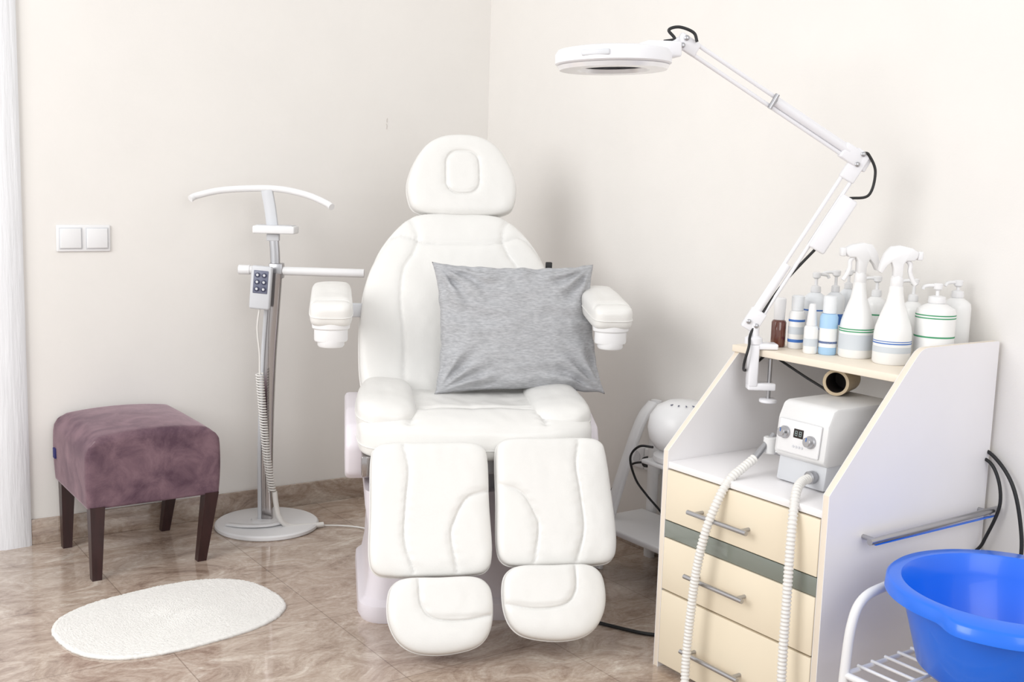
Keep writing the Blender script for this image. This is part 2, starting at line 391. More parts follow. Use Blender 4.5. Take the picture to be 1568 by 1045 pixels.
# ------------------------------------------------------------------ treatment chair
ch=empty('treatment_chair',S(-.11,3.35),math.radians(9)-AZ)
def loft(name,secs,m,par,auto=40):
    vs=[];fs=[];N=None
    for z,hx,y0,y1,r in secs:
        o=rr(hx,(y1-y0)/2,r,6,0,(y0+y1)/2);N=len(o);vs+=[(a,b,z) for a,b in o]
    for k in range(len(secs)-1):
        for i in range(N):
            j=(i+1)%N;fs.append((k*N+i,k*N+j,(k+1)*N+j,(k+1)*N+i))
    fs.append(tuple(range(N)));fs.append(tuple((len(secs)-1)*N+i for i in range(N)))
    return mk(name,vs,fs,m,par,True,None,auto)
loft('base_housing',[(0,.335,-.15,.45,.07),(.02,.345,-.155,.455,.07),(.05,.342,-.15,.45,.07),(.065,.325,-.13,.43,.06),(.12,.315,-.12,.42,.06),(.24,.31,-.11,.40,.06),(.33,.325,-.10,.38,.06),(.38,.325,-.09,.36,.05)],M_base,ch)
loft('lift_bellows',[(.38,.22,-.05,.3,.05),(.44,.22,-.05,.3,.05)],M_greyl,ch)
box('seat_frame',(-.33,-.12,.44),(.33,.36,.50),M_greyl,ch,.01)
for sx in(-1,1):
    polyext('side_cover_%s'%('left' if sx<0 else 'right'),[(.04,.39),(.26,.39),(.38,.45),(.40,.56),(.36,.60),(.1,.60),(-.02,.57),(-.055,.51),(-.03,.42)],0,sx*.305,sx*.385,M_base,ch,.014)
    box('hinge_bracket_%s'%('left' if sx<0 else 'right'),(sx*.325-.014,-.13,.44),(sx*.325+.014,.0,.50),M_chrome,ch,.003)
seat=[(0,-.165),(.15,-.162),(.27,-.15),(.335,-.12),(.352,-.05),(.352,.1),(.345,.25),(.32,.33),(.2,.36),(0,.365)]
seatsym=seat+[(-x,y) for x,y in reversed(seat) if x>0]
cushion('seat_cushion',seatsym,.075,.055,M_leather,ch,frame((0,0,.55),(1,0,0),(0,1,0)),n=5,
   seams=[[(-.20,-.13),(-.19,0),(-.215,.15),(-.22,.34)],[(.20,-.13),(.19,0),(.215,.15),(.22,.34)],[(-.30,-.05),(-.15,-.02),(0,-.012),(.15,-.02),(.30,-.05)]],
   bow=lambda x,y:-.02*max(0,(-y-.06))/.1+.012*max(0,y)/.3,wr=.003,crease=.0012)
for sx in(-1,1):
    o=[(0,-.18),(.055,-.17),(.088,-.12),(.088,.0),(.084,.12),(.06,.19),(0,.20),(-.055,.18),(-.078,.1),(-.088,0),(-.085,-.12),(-.05,-.17)]
    cushion('seat_bolster_%s'%('left' if sx<0 else 'right'),[(a*-sx,b) for a,b in o],.05,.07,M_leather,ch,frame((sx*.265,.06,.618 if sx<0 else .608),(1,0,sx*.10),(0,1,.10)),n=3.2,N=140,gd=.003)
bl=Vector((0,.27,.575));tp=Vector((0,.60,1.168));bv=(tp-bl)
Lb=bv.length
FB=frame(bl,(1,0,0),bv)
back=[(0,Lb),(.10,Lb-.002),(.165,Lb-.018),(.225,Lb-.075),(.28,Lb-.16),(.32,Lb-.27),(.336,Lb-.39),(.34,.2),(.335,.08),(.31,.0),(.2,-.03),(0,-.03)]
cushion('back_cushion',back+[(-x,y) for x,y in reversed(back) if x>0],.065,.05,M_leather,ch,FB,n=6,cy=.33,
   seams=[[(-.165,Lb-.03),(-.145,Lb-.10),(-.16,Lb-.16),(-.195,Lb-.23),(-.205,Lb-.34),(-.195,.2),(-.2,.0)],[(.165,Lb-.03),(.145,Lb-.10),(.16,Lb-.16),(.195,Lb-.23),(.205,Lb-.34),(.195,.2),(.2,.0)],
          [(-.30,Lb-.20),(-.22,Lb-.10),(-.12,Lb-.125),(0,Lb-.13),(.12,Lb-.125),(.22,Lb-.10),(.30,Lb-.20)]],gd=.0055,gw=.0032,N=260)
box('back_shell',(-.27,.0,-.075),(.27,Lb-.1,-.045),M_base,ch,.012,3,M=FB)
hb=Vector((.016,.60,1.176));FH=frame(hb,(1,0,.01),(0,.07,.26))
hd=[(0,.288),(.07,.279),(.125,.246),(.166,.185),(.190,.115),(.187,.055),(.165,.015),(.10,-.002),(0,-.006)]
cushion('headrest_cushion',hd+[(-x,y) for x,y in reversed(hd) if x>0],.05,.05,M_leather,ch,FH,n=5,cy=.125,seams=[list(rr(.058,.076,.045,4,0,.148))+[(.058,.148+.031)]],gd=.006,gw=.003)
for sx in(-1,1): rod('headrest_post_%s'%('left' if sx<0 else 'right'),(sx*.06+.01,.61,1.08),(sx*.06+.01,.63,1.22),.008,M_chrome,ch)
box('headrest_neck',(-.13,.60,1.14),(.15,.67,1.172),M_leather,ch,.012,3)
box('control_tag',(.300,.49,.985),(.322,.505,1.03),M_black,ch,.003)
for sx,nm in((-1,'left'),(1,'right')):
    o=[(0,-.17),(.045,-.165),(.062,-.13),(.063,0),(.06,.13),(.04,.165),(0,.17),(-.04,.165),(-.06,.13),(-.063,0),(-.062,-.13),(-.045,-.165)]
    cushion('armrest_pad_'+nm,o,.040,.046,M_leather,ch,frame((sx*.43,.17,.915),(1,0,0),(0,1,.14)),n=4,N=140,seams=[[(-.06,-.12),(-.03,-.11),(.03,-.11),(.06,-.12)]],gd=.003)
    lathe('armrest_cap_'+nm,[(.048,0),(.05,.005),(.05,.035),(.056,.04),(.058,.07),(.0001,.07)],M_plastic,ch,(sx*.43,.055,.812),seg=36,sy=.8,auto=30)
    lathe('armrest_foot_'+nm,[(.036,-.015),(.04,-.01),(.04,.01)],M_plastic,ch,(sx*.43,.055,.81),seg=30)
    box('armrest_beam_'+nm,(sx*.43-.022,.06,.845),(sx*.43+.022,.42,.872),M_greyl,ch,.008)
    a=sx*.43;b=sx*.30
    box('armrest_bracket_'+nm,(min(a,b)-.0,.41,.84),(max(a,b)+.02,.445,.885),M_greyl,ch,.006)
def legpad(nm,cx,splay,mir,hw,zt=0):
    bo=Vector((cx+splay,-.325,.205+zt));to=Vector((cx,-.165,.545+zt*.5));v=to-bo;Ll=v.length
    F=frame(bo,(1,0,0),v)
    s=mir;k=hw/.166
    o=[(0,Ll),(.10,Ll),(.146,Ll-.012),(.161,Ll-.05),(.163,Ll*.5),(.166,.06),(.150,.012),(.1,.0),(0,-.002),(-.1,.0),(-.150,.012),(-.166,.06),(-.163,Ll*.5),(-.161,Ll-.05),(-.146,Ll-.012),(-.10,Ll)]
    o=[(a*k*(.94 if (s<0 and a>0 and b>Ll*.6) else 1),b) for a,b in o]
    s1=[(s*-.075,Ll-.01),(s*-.062,Ll-.08),(s*-.07,Ll*.55),(s*-.075,.1),(s*-.05,.01)]
    s2=[(s*.16,Ll*.62),(s*.10,Ll*.56),(s*.062,Ll*.38),(s*.055,.1),(s*.07,.01)]
    cushion('leg_pad_'+nm,o,.045,.045,M_leather,ch,F,n=5.5,seams=[s1,s2],gd=.0055,gw=.003)
    sweep('leg_bar_'+nm,[(cx,-.06,.47),(cx+splay*.5,-.20,.34),(cx+splay,-.30,.16),(cx+splay,-.34,.10)],0,M_greyl,ch,sq=(.02,.015))
legpad('left',-.148,-.0,1,.171)
legpad('right',.179,.030,-1,.171,.022)
def footpad(nm,cx,mir,dz):
    bo=Vector((cx,-.455,.045+dz));to=Vector((cx,-.365,.215+dz));v=to-bo;Ll=v.length;F=frame(bo,(1,0,0),v);s=mir
    o=[(0,Ll),(.09,Ll),(.13,Ll-.02),(.143,Ll-.06),(.14,.07),(.12,.025),(.08,.0),(0,-.012),(-.07,-.004),(-.115,.025),(-.14,.075),(-.143,Ll-.06),(-.13,Ll-.02),(-.09,Ll)]
    o=[(a*s,b) for a,b in o]
    if s<0:o=o[::-1]
    cushion('foot_pad_'+nm,o,.04,.04,M_leather,ch,F,n=4.5,seams=[[(s*-.06,Ll-.005),(s*-.055,Ll*.62),(s*-.02,Ll*.42),(s*.06,Ll*.38),(s*.135,Ll*.45)]],gd=.006,gw=.003,N=200)
footpad('left',-.128,1,0);footpad('right',.186,-1,.028)
# ------------------------------------------------------------------ pillow
pw=empty('throw_pillow',S(.015,3.585,.835),math.radians(11)-AZ)
def pillow():
    n=110;hx,hy=.272,.214;vs=[];fs=[]
    for side in(1,-1):
        for j in range(n+1):
            for i in range(n+1):
                u=-1+2*i/n;v=-1+2*j/n
                ex=1-.085*(1-abs(u)**2.5)*(abs(v)**3); ey=1-.09*(1-abs(v)**2.5)*(abs(u)**3)
                x=hx*u*ey+.012*(-v)*max(0,u);y=hy*v*ex
                t=((1-u*u)*(1-v*v))
                z=.075*t**.42 if t>0 else 0
                rad=0
                for cu_,cv_,ph in((-1,1,0),(1,1,1.3),(-1,-1,2.1),(1,-1,.6)):
                    dx,dy=(u-cu_),(v-cv_);r=math.hypot(dx,dy);a=math.atan2(dy,dx)
                    rad+=math.sin(a*15+ph*4+r*1.5)*math.exp(-((r-.42)/.32)**2)*.0115
                for (ev,ph) in((1,0),(-1,2)):
                    rad+=math.sin(u*11+ph+noise.noise(Vector((u*3,ev,0)))*3)*math.exp(-((v-ev)/.30)**2)*.0065
                for (eu,ph) in((1,0),(-1,2)):
                    rad+=math.sin(v*14+ph+noise.noise(Vector((v*3,eu,0)))*3)*math.exp(-((u-eu)/.25)**2)*.0075
                rad+=noise.noise(Vector((u*2.2,v*5,side)))*.012*min(1,t*3)
                rad+=noise.noise(Vector((u*7+v*3,v*7,side+4)))*.0035*min(1,t*4)
                z+=rad*min(1,t*6)
                X=x;Yy=y
                X+= .004*noise.noise(Vector((v*6,u*2,9)))*abs(u)
                Yy+= .007*noise.noise(Vector((u*6,v*2,3)))*abs(v)
                vs.append((X,Yy,side*z))
    o=(n+1)*(n+1)
    for s in(0,1):
        for j in range(n):
            for i in range(n):
                a=s*o+j*(n+1)+i;fs.append((a,a+1,a+n+2,a+n+1))
    F=frame((0,0,0),(1,0,0),(0,.30,1))
    p=mk('cover',vs,fs,M_jersey,pw,True,F)
    bm=bmesh.new();bm.from_mesh(p.data);bmesh.ops.remove_doubles(bm,verts=bm.verts,dist=.0004);bmesh.ops.recalc_face_normals(bm,faces=bm.faces);bm.to_mesh(p.data);bm.free()
pillow()
# ------------------------------------------------------------------ cabinet
cb=empty('drawer_cabinet',(0,0,0))
y0,y1=-1.863,-2.418;t=.018
def arcpts(cx,cz,r,a0,a1,k=6):return [(cx+r*math.cos(math.radians(a0+(a1-a0)*i/k)),cz+r*math.sin(math.radians(a0+(a1-a0)*i/k))) for i in range(k+1)]
PL=[(-.63,0),(-.63,.605),(-.385,.855),(-.006,.855),(-.006,0)]
PR=[(-.63,0),(-.63,.615),(-.36,.905)]+arcpts(-.305,.883,.055,130,90,5)+[(-.02,.938),(-.014,.936),(-.013,.93),(-.013,0)]
for nm,poly,a,b in(('left',PL,y0-t,y0),('right',PR,y1,y1+t)):
    polyext('side_panel_'+nm,poly,1,a+.0012,b-.0012,M_band,cb,.0008)
    polyext('side_face_outer_'+nm,poly,1,a,a+.0013,M_white,cb,0)
    polyext('side_face_inner_'+nm,poly,1,b-.0013,b,M_white,cb,0)
box('work_surface',(-.628,y1+t,.558),(-.012,y0-t,.576),M_white,cb,.0015)
box('top_shelf',(-.392,y1+t,.856),(-.012,y0+.004,.875),M_edge,cb,.002)
box('back_rail',(-.03,y1+t,.10),(-.014,y0-t,.56),M_white,cb,.001)
box('plinth',(-.60,y1+t,0.0),(-.585,y0-t,.05),M_white,cb,.001)
zs=[(.418,.554),(.226,.368),(.016,.220)]
for i,(a,b) in enumerate(zs):
    box('drawer_front_%d'%(i+1),(-.632,y1+t+.002,a),(-.614,y0-t-.002,b),M_cream,cb,.0015)
    hz=(.473,.301,.096)[i];xf=-.632
    rod('drawer_handle_%d'%(i+1),(xf-.032,-2.000,hz),(xf-.032,-2.205,hz),.0062,M_satin,cb,18)
    for k,yy in enumerate((-2.022,-2.183)):
        rod('handle_post_%d_%d'%(i+1,k+1),(xf+.002,yy,hz),(xf-.032,yy,hz),.005,M_satin,cb,12)
box('glass_strip',(-.630,y1+t+.001,.371),(-.618,y0-t-.001,.415),M_glass,cb,.0005)
rod('towel_rail',(-.52,y1-.035,.500),(-.012,y1-.035,.507),.008,M_satin,cb,18)
for k,xx in enumerate((-.50,-.04)): rod('rail_post_%d'%(k+1),(xx,y1+.002,.501+.0),(xx,y1-.035,.501),.006,M_satin,cb,12)
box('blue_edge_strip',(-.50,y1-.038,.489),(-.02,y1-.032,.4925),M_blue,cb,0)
# ------------------------------------------------------------------ drill machine
mc=empty('pedicure_drill_unit',(-.50,-2.225,.5765))
polyext('lower_body',[(-.012,.003),(-.004,.06),(.0,.075),(.27,.075),(.27,.003)],1,-.078,.074,M_greyl,mc,.006)
for k,(fx,fy) in enumerate(((.01,-.06),(.01,.06),(.25,-.06),(.25,.06))): lathe('rubber_foot_%d'%(k+1),[(.008,0),(.008,.004)],M_black,mc,(fx,fy,0),seg=12)
polyext('head_shell',[(-.022,.075),(-.012,.165),(.005,.20),(.02,.206),(.25,.206),(.27,.19),(.27,.07),(-.005,.062)],1,-.082,.078,M_mach,mc,.007)
FM=frame((-.0195,0,.118),(0,-1,0),(.011,0,.10))
box('face_plate',(-.066,-.036,0),(.066,.045,.0035),M_plastic,mc,.003,2,M=FM)
box('display',(-.016,.004,.0035),(.014,.026,.0048),M_dark,mc,.001,1,M=FM)
seg7=mat('led_digits',srgb(170,190,190),.4)
for k,cx in enumerate((-.0075,.0055)):
    for a,b,c_,d_ in((-.003,.009,.003,.010),(-.003,.0145,.003,.0155),(-.003,.020,.003,.021),(-.0035,.009,-.0027,.021),(.0027,.009,.0035,.021)):
        box('digit_%d_%d'%(k,int(abs(a*1e4)+b*1e4)),(cx+a,b,.0048),(cx+c_,d_,.0053),seg7,mc,0,M=FM)
for k,(u,v) in enumerate(((-.043,.012),(.040,.002))):
    lathe('knob_%d'%(k+1),[(.0155,0),(.0155,.006),(.0135,.008),(.012,.018),(.010,.02),(.0001,.02)],M_satin,mc,M=FM@Matrix.Translation((u,v,.003)),seg=30,auto=30)
    box('knob_mark_%d'%(k+1),(u-.001,v+.002,.0228),(u+.001,v+.011,.0238),M_stripeb,mc,0,M=FM)
for k in range(4):
    lathe('button_%d'%(k+1),[(.0032,0),(.0032,.002)],M_greyl,mc,M=FM@Matrix.Translation((-.012+.009*k,-.018,.003)),seg=12)
lathe('hose_socket',[(.014,0),(.016,.004),(.016,.018),(.012,.022)],M_satin,mc,M=Matrix.Translation((-.01,-.045,.034))@Matrix.Rotation(-math.pi/2,4,'Y'),seg=24)
rod('holder_arm',(.03,.07,.06),(.02,.115,.06),.008,M_satin,mc)
lathe('holder_cup',[(.016,-.02),(.018,-.018),(.018,.02),(.016,.022)],M_mach,mc,(.015,.122,.075),seg=24)
rod('handpiece',(.03,.125,.10),(-.05,.128,.035),.009,M_satin,mc)
def loc(p):return (p[0]+.50,p[1]+2.225,p[2]-.5765)
hose('suction_hose',[loc(p) for p in[(-.535,-2.098,.622),(-.575,-2.098,.602),(-.625,-2.100,.575),(-.658,-2.095,.52),(-.680,-2.082,.44),(-.688,-2.066,.33),(-.69,-2.056,.2),(-.695,-2.055,.1),(-.71,-2.07,.035),(-.75,-2.10,.013)]],.0108,M_hose,mc)
hose('handpiece_hose',[loc(p) for p in[(-.522,-2.27,.61),(-.565,-2.280,.607),(-.615,-2.308,.594),(-.652,-2.335,.54),(-.668,-2.347,.44),(-.674,-2.352,.33),(-.68,-2.357,.2),(-.69,-2.37,.09),(-.71,-2.39,.03),(-.75,-2.40,.014)]],.0105,M_hose,mc)
tube('mains_cord',[loc(p) for p in[(-.232,-2.17,.68),(-.215,-2.13,.72),(-.24,-2.08,.765),(-.27,-2.02,.80),(-.30,-1.95,.84)]],.0035,M_black,mc,seg=8)
rl=empty('cardboard_roll',(-.30,-2.165,.7835+.034))
RLM=Matrix.Rotation(math.radians(22),4,'Z')@Matrix.Rotation(-math.pi/2,4,'Y')
lathe('tube',[(.0265,.0),(.0265,.05),(.034,.05),(.034,-.05),(.0265,-.05),(.0265,.0)],M_brown,rl,M=RLM,seg=36,auto=30,cap=False)
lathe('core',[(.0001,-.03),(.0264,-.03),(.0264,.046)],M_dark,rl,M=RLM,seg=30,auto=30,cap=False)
# ------------------------------------------------------------------ magnifier lamp
lp=empty('magnifying_lamp',S(.671,2.995),-AZ)
CX=.012
box('clamp_top',(-.038+CX,-.02,.876),(.03+CX,.03,.892),M_lampw,lp,.004)
box('clamp_spine',(-.045+CX,-.022,.775),(-.020+CX,.022,.89),M_lampw,lp,.004)
box('clamp_foot',(-.045+CX,-.02,.765),(.030+CX,.02,.785),M_lampw,lp,.004)
rod('clamp_screw',(.015+CX,0,.735),(.015+CX,0,.85),.0055,M_satin,lp)
lathe('clamp_knob',[(.02,-.006),(.024,-.003),(.024,.003),(.02,.006)],M_lampw,lp,(.015+CX,0,.735),seg=20)
lathe('pivot_column',[(.024,.89),(.024,.905),(.014,.912),(.013,.945)],M_lampw,lp,(-.022,0,0),seg=24)
base=Vector((-.03,0,.945));elb=Vector((.215,-.035,1.385));jnt=Vector((-.275,-.185,1.650))
def arm(nm,a,b,off,r,side):
    rod('arm_%s_1'%nm,a+side*off,b+side*off,r,M_lampw,lp,10);rod('arm_%s_2'%nm,a-side*off,b-side*off,r,M_lampw,lp,10)
n1=Vector((-.85,0,.47)).normalized();n2=Vector((.47,0,.88)).normalized()
arm('lower',base,elb,.014,.0055,n1);arm('upper',elb,jnt,.013,.0055,n2)
def box_along(nm,a,b,w,h,m,side,bev=.004):
    ax=(b-a).normalized();F=frame((a+b)/2,ax,side);L_=(b-a).length
    return box(nm,(-L_/2,-w/2,-h/2),(L_/2,w/2,h/2),m,lp,bev,2,M=F)
def lerp(a,b,t_):return a+(b-a)*t_
rod('spring_sleeve_upper',lerp(elb,jnt,.07)+n2*.004,lerp(elb,jnt,.50)+n2*.004,.0115,M_lampw,lp,16)
rod('spring_sleeve_lower',lerp(base,elb,.04)+n1*.006,lerp(base,elb,.36)+n1*.006,.0105,M_lampw,lp,16)
rod('cross_pin_upper',lerp(elb,jnt,.51)-n2*.02+Vector((0,-.012,0)),lerp(elb,jnt,.51)+n2*.02+Vector((0,-.012,0)),.006,M_satin,lp,10)
box_along('elbow_bracket_upper',lerp(elb,jnt,-.05),lerp(elb,jnt,.10),.042,.022,M_lampw,n2)
box_along('elbow_bracket_lower',lerp(elb,base,-.05),lerp(elb,base,.12),.042,.020,M_lampw,n1)
box_along('base_bracket',lerp(base,elb,-.04),lerp(base,elb,.08),.044,.022,M_lampw,n1)
box_along('head_bracket',lerp(jnt,elb,-.03),lerp(jnt,elb,.07),.036,.018,M_lampw,n2)
for k,pnt in enumerate((elb+n2*.016,elb-n2*.014,base+n1*.012,base-n1*.012,jnt+n2*.01,jnt-n2*.01)):
    lathe('screw_%d'%(k+1),[(.0065,0),(.0065,.004),(.004,.006)],M_satin,lp,M=Matrix.Translation(pnt+Vector((0,-.011,0)))@Matrix.Rotation(math.pi/2,4,'X'),seg=12)
bx=lerp(base,elb,.655)-n1*.034
ax=(elb-base).normalized()
box_along('ballast_box',bx-ax*.080,bx+ax*.080,.046,.042,M_lampw,n1,.006)
tube('cable_elbow',[elb+n2*.02+Vector((0,-.012,0)),elb+Vector((.022,-.012,.012)),elb+Vector((.042,-.01,-.03)),elb+Vector((.03,-.008,-.09)),bx+ax*.078],.0038,M_black,lp,seg=8)
tube('cable_lower',[bx-ax*.078,lerp(base,elb,.38)-n1*.022,lerp(base,elb,.28)-n1*.014,lerp(base,elb,.16)-n1*.010,base+Vector((.0,-.01,-.02)),base+Vector((-.010,-.03,-.06)),base+Vector((-.018,-.02,-.11)),base+Vector((.0,.04,-.135)),base+Vector((.05,.10,-.115)),base+Vector((.08,.14,-.10))],.0038,M_black,lp,seg=8)
tube('cable_head',[jnt+Vector((.03,-.012,.0)),jnt+Vector((.02,-.012,.022)),jnt+Vector((-.015,-.012,.034)),jnt+Vector((-.04,-.012,.026)),jnt+Vector((-.025,-.012,.006)),jnt+Vector((-.05,-.005,.0))],.0038,M_black,lp,seg=8)
hc=Vector((-.450,-.245,1.600))
HT=Matrix.Translation(hc)@Matrix.Rotation(math.radians(-2.0),4,'Y')
lathe('ring_head',[(.082,-.018),(.132,-.018),(.139,-.013),(.139,.008),(.132,.018),(.10,.024),(.078,.022),(.078,-.012)],M_lampw,lp,M=HT,seg=80,cap=False,auto=40)
lathe('tube_diffuser',[(.082,-.0185),(.086,-.028),(.128,-.028),(.134,-.0185)],M_lens,lp,M=HT,seg=80,cap=False)
lathe('lens',[(.0001,.004),(.05,.002),(.080,-.006),(.05,-.014),(.0001,-.018)],M_lens,lp,M=HT,seg=60)
box('grip_slot',(.134,-.034,-.006),(.1400,.034,.008),M_greyl,lp,.003,2,M=HT@Matrix.Rotation(math.radians(-112),4,'Z'))
box('head_arm_block',(.075,-.034,.005),(.165,.034,.042),M_lampw,lp,.006,3,M=HT@Matrix.Rotation(math.radians(18),4,'Z'))
box_along('head_yoke',hc+Vector((.14,.045,.028)),jnt+Vector((-.01,0,0)),.03,.02,M_lampw,Vector((0,0,1)))
# ------------------------------------------------------------------ bottles
ZS=.8755
def bottle_pump(x,y,r,hb,ht,rot=0,lab=None,m=None,name='pump_bottle'):
    e=empty(name,(x,y,ZS),rot);m=m or M_bottle
    lathe('body',[(r*.9,0),(r,.005),(r,hb*.84),(r*.93,hb*.91),(r*.6,hb*.97),(r*.38,hb),(r*.38,hb+.006)],m,e,seg=40)
    lathe('collar',[(r*.42,hb),(r*.45,hb+.003),(r*.42,hb+.016),(r*.2,hb+.019)],M_plastic,e,seg=24)
    rod('stem',(0,0,hb+.01),(0,0,ht-.008),.0045,M_plastic,e,12)
    lathe('pump_head',[(.006,ht-.018),(.011,ht-.014),(.012,ht-.002),(.009,ht)],M_plastic,e,seg=20)
    tube('nozzle',[(0,0,ht-.006),(-.02,0,ht-.006),(-.034,0,ht-.009),(-.038,0,ht-.016)],.0045,M_plastic,e,seg=8,n=5)
    if lab:
        for k,(z,h,mm) in enumerate(lab):
            lathe('label_%d'%(k+1),[(r*1.004,z),(r*1.006,z),(r*1.006,z+h),(r*1.004,z+h)],mm,e,seg=40,cap=False)
def bottle_spray(x,y,r,rot,lab):
    e=empty('spray_bottle',(x,y,ZS),rot)
    lathe('body',[(r*.92,0),(r,.006),(r,.075),(r*.93,.095),(r*.72,.125),(r*.48,.155),(r*.38,.18),(r*.36,.195)],M_bottle,e,seg=44)
    lathe('collar',[(.0135,.19),(.0155,.193),(.0155,.214),(.0125,.222)],M_plastic,e,seg=28)
    polyext('trigger_head',[(-.036,.260),(-.044,.268),(-.046,.282),(-.030,.292),(.0,.298),(.022,.294),(.036,.276),(.044,.252),(.048,.232),(.040,.226),(.030,.244),(.018,.256),(.012,.240),(.011,.218),(-.011,.218),(-.012,.250),(-.018,.260)],1,-.0125,.0125,M_plastic,e,.003)
    box('nozzle',(-.058,-.010,.262),(-.044,.010,.284),M_plastic,e,.003)
    tube('trigger',[(-.020,0,.262),(-.030,0,.25),(-.030,0,.232),(-.038,0,.212),(-.046,0,.200)],.006,M_plastic,e,seg=8,n=5)
    for k,(z,h,mm) in enumerate(lab):
        lathe('label_%d'%(k+1),[(r*1.004,z),(r*1.006,z),(r*1.006,z+h),(r*1.004,z+h)],mm,e,seg=44,cap=False)
def bottle_cap(x,y,r,hb,ht,m,capm,lab=None,name='lotion_bottle',taper=.7):
    e=empty(name,(x,y,ZS))
    lathe('body',[(r*.9,0),(r,.004),(r,hb*.9),(r*.85,hb*.97),(r*.55,hb)],m,e,seg=32)
    lathe('cap',[(r*.72,hb-.001),(r*.75,hb+.002),(r*.6*taper+.002,ht-.003),(r*.5*taper,ht)],capm,e,seg=24)
    if lab:
        for k,(z,h,mm) in enumerate(lab):
            lathe('label_%d'%(k+1),[(r*1.01,z),(r*1.02,z),(r*1.02,z+h),(r*1.01,z+h)],mm,e,seg=32,cap=False)
bottle_cap(-.30,-1.94,.020,.075,.135,M_amber,M_plastic,None,'amber_bottle',1.2)
bottle_cap(-.28,-1.985,.0215,.105,.145,M_bottle,M_frost,[(.018,.008,M_stripeb),(.04,.02,M_text),(.074,.006,M_stripeb)],taper=1.2)
bottle_cap(-.315,-2.066,.0185,.075,.132,M_bottle,M_plastic,[(.02,.02,M_text)],taper=.6)
bottle_cap(-.285,-2.098,.0235,.11,.155,M_lblue,M_frost,[(.02,.05,M_bottle),(.03,.006,M_stripeb)],taper=1.1)
bottle_pump(-.20,-1.975,.032,.15,.205,math.radians(160),[(.05,.004,M_stripeb),(.10,.004,M_stripeb)],M_frost)
bottle_pump(-.13,-1.985,.027,.15,.21,math.radians(-35),[(.06,.03,M_stripeb)],M_frost)
bottle_pump(-.06,-1.972,.027,.155,.21,math.radians(150),[(.09,.006,M_stripeb)],M_frost)
bottle_spray(-.25,-2.160,.0435,math.radians(-30),[(.022,.04,M_text),(.068,.003,M_stripeg),(.074,.003,M_stripeg)])
bottle_spray(-.25,-2.272,.0465,math.radians(140),[(.052,.003,M_stripeb),(.058,.002,M_stripeb),(.03,.015,M_text)])
bottle_pump(-.12,-2.115,.03,.15,.205,math.radians(-35),[(.10,.004,M_stripeg)],M_bottle)
bottle_pump(-.085,-2.205,.03,.145,.205,math.radians(-35),None,M_bottle)
bottle_pump(-.155,-2.325,.049,.155,.205,math.radians(-35),[(.125,.003,M_stripeg),(.118,.003,M_stripeg),(.07,.004,M_stripeg)],M_bottle)
bottle_pump(-.055,-2.315,.036,.165,.21,math.radians(-20),None,M_bottle)
# ------------------------------------------------------------------ basin + stand
bc=(-.442,-2.757)
bs=empty('wash_basin',(bc[0],bc[1],0))
def basin():
    prof=[(.0001,.285),(.13,.285),(.158,.289),(.170,.30),(.205,.43),(.214,.466),(.220,.476),(.244,.478),(.251,.472),(.253,.448),(.247,.445),(.243,.464),(.236,.468),(.222,.466),(.213,.430),(.176,.293),(.160,.278),(.13,.275),(.0001,.275)]
    seg=120;vs=[];fs=[]
    for r,z in prof:
        for i in range(seg):
            a=2*math.pi*i/seg
            k=1.0;dz=0
            for g in(math.radians(205),math.radians(25)):
                dlt=math.atan2(math.sin(a-g),math.cos(a-g))
                w_=math.exp(-(dlt/.36)**6)
                if r>.235:k+=.10*w_;dz-=.006*w_
            vs.append((r*math.cos(a)*k,r*math.sin(a)*k,z+dz))
    for m_ in range(len(prof)-1):
        for i in range(seg):
            j=(i+1)%seg;fs.append((m_*seg+i,m_*seg+j,(m_+1)*seg+j,(m_+1)*seg+i))
    mk('shell',vs,fs,M_blue,bs,True,None,50)
basin()
sd=empty('basin_stand',(bc[0],bc[1],0))
for k,sy in enumerate((1,-1)):
    hy=.226
    tube('side_hoop_%d'%(k+1),[(-.248,sy*hy,.0),(-.235,sy*hy,.25),(-.222,sy*hy,.36),(-.19,sy*hy,.41),(-.12,sy*hy,.425),(0,sy*hy,.428),(.12,sy*hy,.425),(.19,sy*hy,.41),(.222,sy*hy,.36),(.235,sy*hy,.25),(.248,sy*hy,.0)],.011,M_plastic,sd,n=10,seg=12)
for k,xx in enumerate((-.235,.235)):
    rod('cross_tube_%d'%(k+1),(xx,-.226,.245),(xx,.226,.245),.008,M_plastic,sd)
    rod('cross_tube_low_%d'%(k+1),(xx*1.03,-.226,.12),(xx*1.03,.226,.12),.007,M_plastic,sd)
for k in range(9):
    xx=-.19+.0475*k
    rod('wire_%d'%(k+1),(xx,-.226,.255),(xx,.226,.255),.004,M_plastic,sd,8)
for k,yy in enumerate((-.222,.222)): rod('end_rail_%d'%(k+1),(-.235,yy,.248),(.235,yy,.248),.006,M_plastic,sd)
for k,yy in enumerate((-.1,0,.1)): rod('support_wire_%d'%(k+1),(-.235,yy,.262),(.235,yy,.262),.004,M_plastic,sd,8)
box('pad_1',(-.06,-.1,.266),(.06,.1,.2745),M_plastic,sd,.003)
